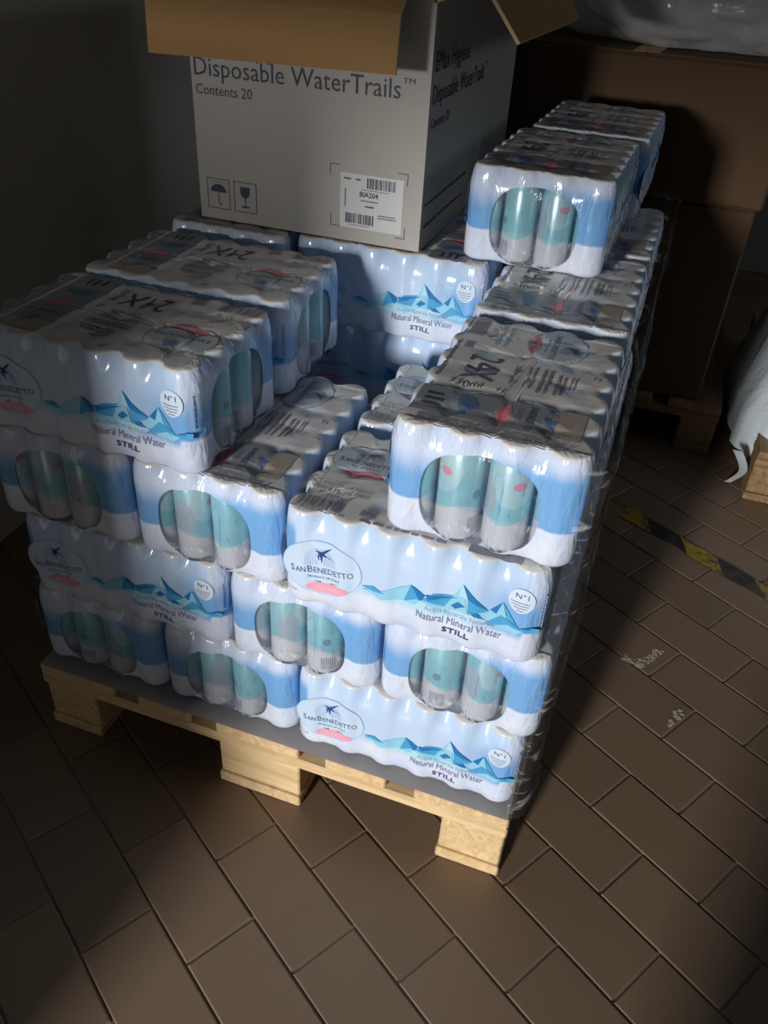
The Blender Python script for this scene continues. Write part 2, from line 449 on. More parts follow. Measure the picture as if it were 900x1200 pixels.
CAN = can_mesh()

# ---- flat print laid on a surface: 2D shapes -> cut in strips -> mapped
_fc = {}
def text_geo(s, bold=0.0):
    key = (s, bold)
    if key in _fc: return _fc[key]
    cu = bpy.data.curves.new('t', 'FONT'); cu.body = s; cu.size = 1; cu.offset = bold; cu.resolution_u = 2; cu.fill_mode = 'FRONT'
    ob = bpy.data.objects.new('t', cu); COL.objects.link(ob)
    dg = bpy.context.evaluated_depsgraph_get(); ev = ob.evaluated_get(dg); me = ev.to_mesh()
    v = [(a.co.x, a.co.y) for a in me.vertices]; f = [tuple(p.vertices) for p in me.polygons]
    ev.to_mesh_clear(); bpy.data.objects.remove(ob); bpy.data.curves.remove(cu)
    _fc[key] = (v, f); return v, f
class Print:
    def __init__(s): s.items = []
    def poly(s, pts, mat, layer=0): s.items.append((list(pts), [tuple(range(len(pts)))], mat, layer)); return s
    def rect(s, x0, x1, y0, y1, mat, layer=0): return s.poly([(x0, y0), (x1, y0), (x1, y1), (x0, y1)], mat, layer)
    def ell(s, cx, cy, rx, ry, mat, layer=0, n=40, rot=0, a0=0, a1=2*math.pi):
        c, d = math.cos(rot), math.sin(rot)
        pts = []
        for i in range(n):
            q = a0+(a1-a0)*i/n; x, y = rx*math.cos(q), ry*math.sin(q); pts.append((cx+c*x-d*y, cy+d*x+c*y))
        return s.poly(pts, mat, layer)
    def arc(s, cx, cy, r0, r1, a0, a1, mat, layer=0, n=14, xf=None):
        vs = []; fs = []
        for i in range(n+1):
            q = a0+(a1-a0)*i/n
            for r in (r0, r1):
                p = (cx+r*math.cos(q), cy+r*math.sin(q)); vs.append(xf(p) if xf else p)
        for i in range(n): fs.append((2*i, 2*i+1, 2*i+3, 2*i+2))
        s.items.append((vs, fs, mat, layer)); return s
    def text(s, t, x0, x1, yb, cap, mat, layer=1, rot=0, bold=0.0):
        """fit to width x0..x1 with baseline yb and capital height cap; rot turns about (x0, yb)"""
        v, f = text_geo(t, bold)
        if not v: return s
        mx0 = min(a[0] for a in v); mx1 = max(a[0] for a in v)
        kx = (x1-x0)/(mx1-mx0); ky = cap/.70
        c, d = math.cos(rot), math.sin(rot)
        pts = [((a[0]-mx0)*kx, a[1]*ky) for a in v]
        pts = [(x0+c*a-d*b, yb+d*a+c*b) for a, b in pts]
        s.items.append((pts, f, mat, layer)); return s
    def bars(s, x0, x1, y0, y1, mat, layer=1, seed=1, rotated=False, n=22):
        r = random.Random(seed); x = 0; seq = []
        for _ in range(n):
            w = r.choice((1, 1, 2, 3)); g = r.choice((1, 1, 2)); seq.append((x, x+w)); x += w+g
        for a, b in seq:
            u, v = a/x, b/x
            if not rotated: s.rect(x0+(x1-x0)*u, x0+(x1-x0)*v, y0, y1, mat, layer)
            else: s.rect(x0, x1, y0+(y1-y0)*u, y0+(y1-y0)*v, mat, layer)
        return s
    def lines(s, x0, x1, y0, y1, n, mat, layer=1, seed=1, rotated=False):
        r = random.Random(seed)      # rows of tiny unreadable words
        for i in range(n):
            a = (i+.22)/n; b = (i+.72)/n; u = 0; end = r.uniform(.85, 1.0)
            while u < end-.02:
                w = min(r.uniform(.05, .16), end-u)
                if not rotated: s.rect(x0+(x1-x0)*u, x0+(x1-x0)*(u+w), y0+(y1-y0)*a, y0+(y1-y0)*b, mat, layer)
                else: s.rect(x0+(x1-x0)*a, x0+(x1-x0)*b, y0+(y1-y0)*u, y0+(y1-y0)*(u+w), mat, layer)
                u += w+.02
        return s
    def turn(s, cx, cy, rot):
        c, d = math.cos(rot), math.sin(rot)
        s.items = [([(cx+c*(x-cx)-d*(y-cy), cy+d*(x-cx)+c*(y-cy)) for x, y in v], f, m, l) for v, f, m, l in s.items]; return s
    def mesh(s, name, mapf, cutx=None, cuty=None, mats=None):
        used = []; bm = bmesh.new()
        lay = bm.verts.layers.float.new('lay')
        for idx, (v, f, m, l) in enumerate(s.items):
            l = l+.8*idx/len(s.items)
            if m not in used: used.append(m)
            mi = used.index(m)
            vv = [bm.verts.new((x, y, 0)) for x, y in v]
            for a in vv: a[lay] = l
            for q in f:
                try: nf = bm.faces.new([vv[i] for i in q])
                except ValueError: continue
                nf.material_index = mi
        for f in bm.faces:
            f.normal_update()
            if f.normal.z < 0: f.normal_flip()
        for step, ax in ((cutx, 0), (cuty, 1)):
            if not step or not bm.verts: continue
            lo = min(v.co[ax] for v in bm.verts); hi = max(v.co[ax] for v in bm.verts)
            q = math.ceil(lo/step)*step
            while q < hi:
                co = [0, 0, 0]; no = [0, 0, 0]; co[ax] = q; no[ax] = 1
                bmesh.ops.bisect_plane(bm, geom=list(bm.verts)+list(bm.edges)+list(bm.faces), plane_co=co, plane_no=no, dist=1e-7)
                q += step
        for v in bm.verts: v.co = mapf(v.co.x, v.co.y, v[lay])
        me = bpy.data.meshes.new(name); bm.to_mesh(me); bm.free()
        for m in used: me.materials.append(m)
        return me

mm = .001
def map_front(x, y, l):      # x from the left end, y height, in metres
    return Vector((-PL/2+x, -PS/2-scal(x, y)+ins_at(y)-.0010-.00013*l, y))
def map_top(x, y, l):
    X, Y = -PL/2+x, -PS/2+y
    return Vector((X, Y, PH-top_sag(X, Y)+.0008+.00013*l))

def logo(p, cx, cy, k, col, flat=True):
    ring, oval, arch, swal, txt, pink = col
    p.ell(cx, cy, 56.6*k, 44.6*k, oval, 0, 56)
    p.arc(0, 0, 56.5, 58, 0, 2*math.pi, ring, 0, 56, xf=lambda q: (cx+q[0]*k, cy+q[1]*k*46/58))
    def tear(a):     # arch of thin lines
        return a
    for i in range(6):
        r = (22-3.2*i)*k
        p.arc(cx-1*k, cy+10*k, r-1.1*k, r, math.radians(2), math.radians(178), arch, 2, 16)
        p.rect(cx-1*k-r, cx-1*k-r+1.1*k, cy+4*k, cy+10*k, arch, 2); p.rect(cx-1*k+r-1.1*k, cx-1*k+r, cy+4*k, cy+10*k, arch, 2)
    sw = [(-4, 14), (1, 22), (8, 31), (16, 37), (11, 31), (9, 27), (14, 22), (22, 17), (13, 19), (6, 22), (4, 16), (3, 6), (0, 15), (-3, 20), (-8, 26), (-2, 24)]
    # swallow in convex pieces: body, long wings and tail
    p.poly([(cx+a*k, cy+b*k) for a, b in [(-6, 30), (2, 28), (6, 24), (3, 21), (-2, 25)]], swal, 3)
    p.poly([(cx+a*k, cy+b*k) for a, b in [(2, 27), (5, 23.5), (20, 36), (12, 33)]], swal, 3)
    p.poly([(cx+a*k, cy+b*k) for a, b in [(4, 27), (2, 22), (20, 16), (11, 20)]], swal, 3)
    p.poly([(cx+a*k, cy+b*k) for a, b in [(-1, 26), (4, 22), (1, 8)]], swal, 3)
    p.poly([(cx+a*k, cy+b*k) for a, b in [(0, 26), (-4, 21), (-3, 12)]], swal, 3)
    p.text('S', cx-46*k, cx-40*k, cy-9*k, 11*k, txt, 3); p.text('AN', cx-38.5*k, cx-24*k, cy-9*k, 9*k, txt, 3)
    p.text('B', cx-21*k, cx-14*k, cy-9*k, 11.5*k, txt, 3); p.text('ENEDETTO', cx-12.5*k, cx+46*k, cy-9*k, 9.4*k, txt, 3)
    p.text('PRODUCT OF ITALY', cx-22*k, cx+26*k, cy-18*k, 3.6*k, txt, 3)
    p.ell(cx+4*k, cy-34*k, 32*k, 8.4*k, pink, 3, 30)
    p.text('Naturale', cx-12*k, cx+20*k, cy-36.5*k, 5.5*k, oval, 4)
# long-side print
p_logo = Print(); logo(p_logo, 58*mm, 68*mm, .93*mm, (I_ring, I_oval, I_arch, I_swal, I_navy, I_pink))
k = .93*mm; cx, cy = 58*mm, 68*mm
p_logo.poly([(cx-16*k, cy-24*k), (cx-4*k, cy-25.5*k), (cx-4*k, cy-23*k)], I_green, 3); p_logo.poly([(cx+10*k, cy-25.5*k), (cx+24*k, cy-23*k), (cx+10*k, cy-23.5*k)], I_red, 3)
p_logo.turn(cx, cy, math.radians(7))
p_mt = Print()
def tri(a, b, c, m, l=1): p_mt.poly([(x*mm, y*mm) for x, y in (a, b, c)], m, l)
def quad(pts, m, l=1): p_mt.poly([(x*mm, y*mm) for x, y in pts], m, l)
base = [(112, 53), (140, 45), (180, 43), (230, 46), (280, 52), (325, 57), (338, 62)]
quad([(112, 53), (140, 60), (170, 52), (140, 45)], I_m1); quad([(112, 58), (128, 62), (145, 57), (128, 54)], I_m2, 2)
tri((140, 60), (176, 80), (168, 52), I_m1); tri((176, 80), (168, 52), (196, 62), I_m2); tri((176, 80), (196, 72), (190, 58), I_m3, 2)
quad([(140, 46), (168, 53), (200, 58), (180, 44)], I_m4); quad([(190, 62), (205, 78), (232, 82), (218, 56)], I_m2); tri((196, 74), (236, 80), (200, 66), I_m3, 2)
quad([(168, 52), (192, 64), (240, 58), (230, 46)], I_m1, 1); tri((180, 44), (190, 62), (230, 47), I_m4, 2)
tri((218, 56), (240, 103), (250, 60), I_m1); tri((240, 103), (250, 82), (236, 84), I_m4, 2); tri((240, 103), (276, 72), (248, 84), I_m3, 2); tri((248, 84), (276, 72), (250, 62), I_m2, 2)
quad([(228, 66), (236, 74), (246, 70), (234, 62)], I_m3, 3); quad([(252, 66), (262, 66), (272, 58), (258, 60)], I_m3, 3)
quad([(230, 46), (222, 58), (262, 62), (280, 53)], I_m4, 2)
tri((262, 58), (290, 92), (300, 58), I_m1, 2); tri((276, 76), (290, 92), (284, 72), I_m3, 3); tri((290, 92), (296, 74), (314, 60), I_m2, 3); quad([(270, 52), (290, 72), (322, 57), (300, 53)], I_m2, 2)
quad([(300, 54), (316, 62), (338, 66), (336, 57)], I_m2, 2); tri((316, 62), (330, 66), (326, 61), I_m3, 3); quad([(280, 52), (300, 60), (320, 58), (310, 50)], I_m1, 3)
p_let = Print()
p_let.text('Acqua Minerale Naturale', 196*mm, 284*mm, 50*mm, 7.5*mm, I_grey, 4)
p_let.text('Natural Mineral Water', 186*mm, 294*mm, 34*mm, 11.5*mm, I_grey, 5)
p_still = Print(); p_still.text('STILL', 220*mm, 256*mm, 20*mm, 8*mm, I_navy, 5, bold=.015)
p_small = Print(); p_small.text('Naturale', 5*mm, 24*mm, 22*mm, 4*mm, I_grey, 4)
p_code = Print(); p_code.lines(334*mm, 340*mm, 70*mm, 118*mm, 2, I_grey, 2, 5, True)
p_seal = Print(); p_seal.ell(311*mm, 103*mm, 16*mm, 18*mm, I_white, 2, 36)
p_seal.text('N°1', 303*mm, 319*mm, 107*mm, 7*mm, I_navy, 3)
for i, (a, b) in enumerate(((298, 324), (299, 323), (302, 320), (306, 316))): p_seal.lines(a*mm, b*mm, (99-4*i)*mm, (102-4*i)*mm, 1, I_grey, 3, i+3)
SIDE = [(n, p.mesh(n, map_front, 3.2*mm)) for n, p in (('logo', p_logo), ('mountain_print', p_mt), ('lettering', p_let), ('still_lettering', p_still), ('small_print', p_small), ('edge_print', p_code), ('seal', p_seal))]
# top print
p_top = Print()
p_top.bars(12*mm, 74*mm, 20*mm, 42*mm, T_text, 1, 3); p_top.lines(8*mm, 80*mm, 14*mm, 18*mm, 1, T_text, 1, 2)
p_top.text('STILL', 42*mm, 66*mm, 50*mm, 7*mm, T_text, 1, bold=.015)
p_top.text('Natural Mineral Water', 20*mm, 96*mm, 61*mm, 8.5*mm, T_text, 1); p_top.text('Acqua Minerale Naturale', 28*mm, 96*mm, 73*mm, 7*mm, T_text, 1)
p_top.lines(5*mm, 11*mm, 56*mm, 84*mm, 2, T_text, 1, 8, True)
lg = Print(); logo(lg, 66*mm, 142*mm, .86*mm, (T_text, T_oval, T_text, T_pblue, T_dark, T_pink)); p_top.items += lg.items
p_top.bars(96*mm, 118*mm, 26*mm, 38*mm, T_text, 1, 6, n=9)
p_top.text('24X', 134*mm, 204*mm, 44*mm, 42*mm, T_dark, 2)
p_top.text('330ml', 218*mm, 253*mm, 36*mm, 13*mm, T_dark, 2, rot=0)
p_top.items[-1] = ([(222*mm-(y-36*mm), 36*mm+(x-218*mm)*1.15) for x, y in p_top.items[-1][0]],)+p_top.items[-1][1:]
p_top.lines(100*mm, 220*mm, 14*mm, 22*mm, 1, T_text, 1, 12)
for qx, qy in ((212, 92), (132, 196)):
    for d in (0, 6):
        p_top.poly([((qx+a+d*.2)*mm, (qy+b+d)*mm) for a, b in ((0, 0), (4, 3), (9, 3.5), (13, 1.5), (9, 5), (4, 5))], T_dark, 2)
for i, (a, b, x0, x1) in enumerate(((102, 114, 152, 196), (118, 132, 140, 206), (136, 152, 140, 206), (156, 170, 150, 206), (172, 182, 150, 180))): p_top.lines(x0*mm, x1*mm, a*mm, b*mm, 2, T_text, 1, 20+i)
p_top.rect(238*mm, 302*mm, 12*mm, 196*mm, T_panel, 0); p_top.rect(238*mm, 302*mm, 176*mm, 206*mm, T_or, 1)
p_top.poly([(x*mm, y*mm) for x, y in ((246, 58), (276, 62), (292, 74), (268, 86), (250, 78))], T_pblue, 2)
p_top.lines(252*mm, 290*mm, 22*mm, 46*mm, 3, T_dark, 2, 31, True)
p_top.ell(270*mm, 116*mm, 22*mm, 8*mm, T_pink, 2, 24); p_top.text('SANBENEDETTO', 243*mm, 298*mm, 142*mm, 9*mm, T_dark, 2); p_top.lines(252*mm, 290*mm, 128*mm, 136*mm, 2, T_text, 2, 41)
p_top.poly([(x*mm, y*mm) for x, y in ((262, 160), (272, 164), (288, 176), (276, 172), (268, 178), (264, 170))], T_pblue, 3)
p_top.lines(308*mm, 330*mm, 26*mm, 204*mm, 6, T_text, 1, 51, True)
TOP = p_top.mesh('top_print', map_top, 6*mm, 6*mm)

GROUPS = {}
def pack(label, x, y, layer, kind, front=True, back=False, right=True, left=False, top=False, dz=0, yaw=0, tilt=(0, 0), group=None, z=None):
    """kind L: long face to the doorway; S: short end to the doorway; R: L turned by half a turn. x, y = centre"""
    rz = {'L': 0, 'S': -math.pi/2, 'R': math.pi}[kind]+math.radians(yaw)
    root = empty('water_can_pack', (x, y, (ZL[layer] if z is None else z)+dz), rz)
    root.rotation_euler = (math.radians(tilt[0]), math.radians(tilt[1]), rz)
    tag(root, label, 'can pack', group)
    o = bpy.data.objects.new('wrap', random.choice(FILMS)); COL.objects.link(o); o.parent = root
    for on, a in ((front, 0), (back, math.pi)):
        if on:
            for n, me in SIDE:
                o = bpy.data.objects.new(n, me); COL.objects.link(o); o.parent = root; o.rotation_euler = (0, 0, a)
    if top:
        o = bpy.data.objects.new('top_print', TOP); COL.objects.link(o); o.parent = root
    for on, s in ((right, 1), (left, -1)):
        if on:
            for kx in range(2):
                for ky in range(4):
                    if kx == 1 and ky in (0, 3): continue
                    o = bpy.data.objects.new('can', CAN); COL.objects.link(o); o.parent = root
                    o.location = (s*(PL/2-RC*(1+2*kx)), -PS/2+RC*(1+2*ky), .0025); o.rotation_euler = (0, 0, random.uniform(0, 6.28))
    return root

# bottom layer
pack('bottom-layer water pack, long printed face over the front corner of the pallet', -.172, .110, 0, 'L')
pack('bottom-layer water pack end-on above the middle block of the pallet', -.459, .172, 0, 'S', front=False)
pack('bottom-layer water pack end-on at the shaded end of the pallet', -.690, .172, 0, 'S')
# second layer
pack('second-layer water pack end-on with two pink-marked cans behind clear film, at the pallet corner', -.104, .171, 1, 'S', front=False, back=True)
pack('second-layer water pack end-on wedged between two second-layer neighbours', -.3345, .171, 1, 'S', front=False)
pack('second-layer water pack, long printed face half in shade near the wall', -.623, .116, 1, 'L')
# third layer
pack('third-layer water pack, fully lit long printed face with oval logo and blue mountains', -.183, .100, 2, 'L', top=True)
pack('third-layer water pack end-on with open top print beside the lit long-faced pack', -.4725, .172, 2, 'S', front=False, back=True, top=True)
pack('third-layer water pack end-on in shade under the overhanging pack', -.7035, .172, 2, 'S')
pack('third-layer water pack whose top print peeks out behind the lit long-faced pack', -.180, .3375, 2, 'L', top=True)
pack('third-layer water pack in the dark gap below the pack under the carton', -.41, .655, 2, 'L', right=False)
# fourth layer
pack('top-layer water pack end-on at the pallet corner with 24X top print and crinkled clear window', -.112, .170, 3, 'S', back=True, top=True, yaw=0)
pack('top-layer water pack with shaded long face overhanging the shaded stack near the wall', -.638, .116, 3, 'R', front=False, back=True, left=True, right=False, top=True, yaw=-1)
pack('top-layer water pack tucked behind the overhanging one and before the white carton', -.634, .3515, 3, 'R', front=False, back=True, left=True, right=False, top=True, yaw=1)
pack('fourth-layer water pack, mountain-printed long face directly under the front of the white carton', -.413, .640, 3, 'L', top=True)
pack('fourth-layer water pack under the two-high front end of the upper pair', -.112, .524, 3, 'S', back=True, top=True, right=False)
pack('fourth-layer water pack under the farther pack of the upper pair', -.110, .874, 3, 'S', back=True, top=True, right=False)
pack('fourth-layer water pack hidden under the rear of the white carton', -.413, .872, 3, 'L', right=False, front=False)
pack('fourth-layer water pack under the wall side of the white carton', -.702, .672, 3, 'S', right=False, front=False, top=True)
# packs along the side of the load that faces the brown cartons
ORD = ('', 'second', 'third', 'fourth', 'fifth')
for k in range(1, 5): pack('bottom-layer water pack, %s from the pallet corner along the side towards the brown cartons' % ORD[k], -.171, .114+.2325*k, 0, 'L', front=False, group='bottom packs along the carton side')
for k in range(1, 3): pack('second-layer water pack, %s from the pallet corner along the side towards the brown cartons' % ORD[k], -.104, .171+.348*k, 1, 'S', front=False, back=True, right=False, group='second-layer packs along the carton side')
for k in range(2): pack('third-layer water pack, %s from the pallet corner along the side towards the brown cartons' % ORD[k+2], -.116, .648+.348*k, 2, 'S', front=False, back=True, right=False, group='third-layer packs along the carton side')
# packs carrying the upper ones on the wall side
for z, x, y, kd, lb in ((0, -.690, .521, 'S', 'bottom-layer water pack behind the shaded end pack on the wall side'), (1, -.623, .350, 'L', 'second-layer water pack right behind the half-shaded long-faced pack'),
                        (1, -.623, .584, 'L', 'second-layer water pack deep on the wall side, below the front of the white carton'), (2, -.697, .521, 'S', 'third-layer water pack on the wall side carrying the pack before the white carton'),
                        (2, -.70, .870, 'S', 'third-layer water pack on the wall side under the white carton'), (1, -.3345, .520, 'S', 'second-layer water pack at the bottom of the dark gap before the carton'),
                        (0, -.459, .521, 'S', 'bottom-layer water pack in the middle of the load'), (1, -.395, .815, 'L', 'second-layer water pack in the core of the load')):
    pack(lb, x, y, z, kd, front=False, right=False)
# upper pair
pack('upper water pack end-on with tall silver cans in its clear window beside the white carton', -.180, .722, 4, 'S', back=True, top=True, yaw=-1)
pack('upper water pack in deep shade behind the one beside the white carton', -.160, 1.078, 4, 'S', back=True, right=False, top=True, yaw=-1)

# ------------------------------------------------------------------ white carton with open flaps
CX0, CX1, CY0, CY1, CH = -.766, -.364, .545, 1.145, .350
CZ = ZL[4]+.001
carton = empty('carton', ((CX0+CX1)/2, (CY0+CY1)/2, CZ)); tag(carton, 'grey-white carton of disposable water trails with open brown flaps on the packs', 'carton')
cw, cd = CX1-CX0, CY1-CY0; T = .005
def panel(name, x0, x1, y0, y1, z0, z1, inner):
    bm = bmesh.new(); box(bm, x0, x1, y0, y1, z0, z1)
    for f in bm.faces:
        f.normal_update(); f.material_index = 1 if f.normal.dot(Vector(inner)) > .9 else (2 if f.normal.z > .9 else 0)
    return mesh_obj(name, bm, [M_carton, M_kraft, M_edge], carton)
front_p = panel('front_panel', -cw/2, cw/2, -cd/2, -cd/2+T, 0, CH, (0, 1, 0))
back_p = panel('back_panel', -cw/2, cw/2, cd/2-T, cd/2, 0, CH, (0, -1, 0))
side_p = panel('side_panel', cw/2-T, cw/2, -cd/2+T, cd/2-T, 0, CH, (-1, 0, 0))
panel('side_panel', -cw/2, -cw/2+T, -cd/2+T, cd/2-T, 0, CH, (1, 0, 0))
panel('bottom_panel', -cw/2+T, cw/2-T, -cd/2+T, cd/2-T, .001, .001+T, (0, 0, 1))
def flap(name, rows, th=.005):
    """rows: list of (pointA, pointB) along the hinge direction; outside face white, inside face brown"""
    bm = bmesh.new(); tops = []; bots = []
    n = len(rows)
    for i, (a, b) in enumerate(rows):
        a, b = Vector(a), Vector(b)
        d = Vector(rows[min(i+1, n-1)][0])-Vector(rows[max(i-1, 0)][0])
        nn = d.cross(b-a).normalized()
        if nn.z < 0: nn = -nn
        tops.append((bm.verts.new(a+nn*th/2), bm.verts.new(b+nn*th/2))); bots.append((bm.verts.new(a-nn*th/2), bm.verts.new(b-nn*th/2)))
    for i in range(n-1):
        f = bm.faces.new((tops[i][0], tops[i+1][0], tops[i+1][1], tops[i][1])); f.material_index = 0
        f = bm.faces.new((bots[i][0], bots[i][1], bots[i+1][1], bots[i+1][0])); f.material_index = 1
        for k in (0, 1):
            f = bm.faces.new((tops[i][k], bots[i][k], bots[i+1][k], tops[i+1][k])); f.material_index = 2
    for i in (0, n-1):
        f = bm.faces.new((tops[i][0], tops[i][1], bots[i][1], bots[i][0])); f.material_index = 2
    bmesh.ops.recalc_face_normals(bm, faces=bm.faces)
    return mesh_obj(name, bm, [M_kraft, M_carton, M_edge], carton)
h = CH+.002
yo = -cd/2
flap('front_flap', [((-cw/2, yo+.002, h), (cw/2-.004, yo+.002, h)), ((-cw/2-.004, yo-.045, h+.016), (cw/2-.012, yo-.045, h+.014)), ((-cw/2-.008, yo-.083, h+.008), (cw/2-.018, yo-.083, h+.006)), ((-cw/2-.010, yo-.093, h-.015), (cw/2-.021, yo-.094, h-.012)), ((-cw/2-.010, yo-.097, h-.090), (cw/2-.022, yo-.099, h-.083))])
flap('side_flap', [((cw/2-.002, -cd/2+.006, h), (cw/2-.002, cd/2-.006, h)), ((cw/2+.040, -cd/2+.010, h+.018), (cw/2+.040, cd/2-.008, h+.018)), ((cw/2+.072, -cd/2+.014, h+.012), (cw/2+.072, cd/2-.010, h+.012)), ((cw/2+.118, -cd/2+.02, h-.044), (cw/2+.118, cd/2-.014, h-.05))])
flap('side_flap', [((-cw/2+.002, -cd/2+.006, h), (-cw/2+.002, cd/2-.006, h)), ((-cw/2-.06, -cd/2+.01, h+.03), (-cw/2-.06, cd/2-.01, h+.03)), ((-cw/2-.13, -cd/2+.01, h+.01), (-cw/2-.13, cd/2-.01, h+.01))])
flap('back_flap', [((-cw/2+.006, cd/2-.002, h), (cw/2-.006, cd/2-.002, h)), ((-cw/2+.01, cd/2+.06, h+.05), (cw/2-.01, cd/2+.06, h+.05)), ((-cw/2+.01, cd/2+.14, h+.04), (cw/2-.01, cd/2+.14, h+.04))])
def map_cf(x, y, l): return Vector((-cw/2+x, -cd/2-.0006-.0002*l, y))
def map_cs(x, y, l): return Vector((cw/2+.0006+.0002*l, -cd/2+x, y))
def put(name, p, mp, parent):
    o = bpy.data.objects.new(name, p.mesh(name, mp)); COL.objects.link(o); o.parent = parent; return o
p = Print()
p.text('EMax Hygiene', 5*mm, 205*mm, 258*mm, 27*mm, M_print)
put('brand_lettering', p, map_cf, front_p); p = Print()
p.text('Disposable WaterTrails', 6*mm, 356*mm, 224*mm, 27*mm, M_print); p.text('TM', 359*mm, 378*mm, 245*mm, 8*mm, M_print)
put('title_lettering', p, map_cf, front_p); p = Print()
p.text('Contents 20', 7*mm, 108*mm, 197*mm, 15*mm, M_print)
put('contents_lettering', p, map_cf, front_p)
p = Print()
for x0 in (15, 66):
    for a in ((x0, x0+43, 18, 19.2), (x0, x0+43, 66.8, 68), (x0, x0+1.2, 18, 68), (x0+41.8, x0+43, 18, 68)): p.rect(*[q*mm for q in a], M_print)
p.ell(36.5*mm, 46*mm, 15*mm, 13*mm, M_print, 1, 18, a1=math.pi*18/17); p.rect(35.9*mm, 37.1*mm, 28*mm, 47*mm, M_print, 1); p.arc(39.5*mm, 28*mm, 2*mm, 3.4*mm, math.pi, 2*math.pi, M_print, 1, 8)
for q in (28, 33, 39, 45): p.poly([(q*mm, 60*mm), ((q+1.2)*mm, 62*mm), ((q+.8)*mm, 66*mm)], M_print, 1)
p.poly([(a*mm, b*mm) for a, b in ((78, 60), (97, 60), (96, 48), (91, 42), (84, 42), (79, 48))], M_print, 1); p.rect(86.7*mm, 88.3*mm, 28*mm, 43*mm, M_print, 1); p.rect(80*mm, 95*mm, 26*mm, 28.5*mm, M_print, 1)
put('handling_symbols', p, map_cf, front_p)
p = Print()
for x0, y0, sx, sy in ((244, 119, 1, -1), (376, 118, -1, -1), (246, 22, 1, 1), (376, 17, -1, 1)):
    p.rect(min(x0, x0+16*sx)*mm, max(x0, x0+16*sx)*mm, (y0-.6)*mm, (y0+.6)*mm, M_print); p.rect((x0-.6)*mm, (x0+.6)*mm, min(y0, y0+18*sy)*mm, max(y0, y0+18*sy)*mm, M_print)
put('corner_marks', p, map_cf, front_p)
p = Print(); p.rect(262*mm, 370*mm, 22*mm, 108*mm, M_label, 0)
lab = put('shipping_label', p, map_cf, front_p); lab['label'] = 'white shipping label with two barcodes'
p = Print(); p.bars(308*mm, 358*mm, 88*mm, 104*mm, M_print, 2, 11, n=20); p.bars(272*mm, 322*mm, 30*mm, 46*mm, M_print, 2, 12, n=20)
p.text('BIA204', 296*mm, 328*mm, 74*mm, 8*mm, M_print, 2, bold=.02); p.lines(268*mm, 282*mm, 97*mm, 103*mm, 1, M_printl, 2, 3); p.lines(288*mm, 298*mm, 97*mm, 103*mm, 1, M_printl, 2, 4)
p.lines(298*mm, 330*mm, 66*mm, 70*mm, 1, M_printl, 2, 5); p.lines(306*mm, 322*mm, 57*mm, 62*mm, 1, M_print, 2, 6); p.lines(328*mm, 364*mm, 42*mm, 50*mm, 2, M_printl, 2, 7)
p.rect(270*mm, 272*mm, 56*mm, 84*mm, M_printl, 2); p.lines(300*mm, 352*mm, 84*mm, 86.5*mm, 1, M_printl, 2, 8); p.lines(276*mm, 318*mm, 26*mm, 28.5*mm, 1, M_printl, 2, 9)
put('label_print', p, map_cf, front_p)
p = Print()
p.text('EMax Hygiene', 18*mm, 215*mm, 262*mm, 27*mm, M_print); put('brand_lettering', p, map_cs, side_p); p = Print(); p.text('Disposable WaterTrails', 14*mm, 330*mm, 218*mm, 27*mm, M_print); p.text('TM', 334*mm, 352*mm, 238*mm, 8*mm, M_print)
put('title_lettering', p, map_cs, side_p); p = Print(); p.text('Contents 20', 14*mm, 115*mm, 184*mm, 15*mm, M_print); put('contents_lettering', p, map_cs, side_p); p = Print(); p.lines(14*mm, 300*mm, 66*mm, 74*mm, 1, M_print, 1, 4); p.lines(14*mm, 270*mm, 32*mm, 40*mm, 1, M_print, 1, 5)
put('small_print', p, map_cs, side_p)

# ------------------------------------------------------------------ stretch film left on the load
bm = bmesh.new(); cols = 46; rows = []
path = []
for z in [ZL[0]+.002+(ZL[4]-.004-ZL[0])*i/26 for i in range(27)]: path.append((.0235, z))
path += [(.012, ZL[4]+.006), (-.006, ZL[4]+.008), (-.030, ZL[4]+.005)]
for j in range(-4, cols+1):
    y = .02+1.135*max(j, 0)/cols; row = []; fx = (0, .004, .012, .022, .030)[-min(j, 0)]; fy = (0, .022, .034, .038, .039)[-min(j, 0)]
    for i, (x, z) in enumerate(path):
        w = mnoise.noise(Vector((y*9, z*14, 1)))*.008+mnoise.noise(Vector((y*28, z*20, 4)))*.0045
        if i >= 27: w = abs(w)*.6
        row.append(bm.verts.new((x-fx+(w if i < 27 and j >= 0 else 0), y-fy-(abs(w)*.5 if j < -1 else 0)+.004*mnoise.noise(Vector((y*12, z*12, 7))), z+(abs(w) if i >= 27 else 0))))
    rows.append(row)
for a, b in zip(rows, rows[1:]):
    for i in range(len(path)-1): bm.faces.new((a[i], b[i], b[i+1], a[i+1]))
sf = mesh_obj('stretch_film', bm, M_stretch, smooth=True)
tag(sf, 'crinkled clear stretch film hanging on the side of the can load towards the cartons', 'film')

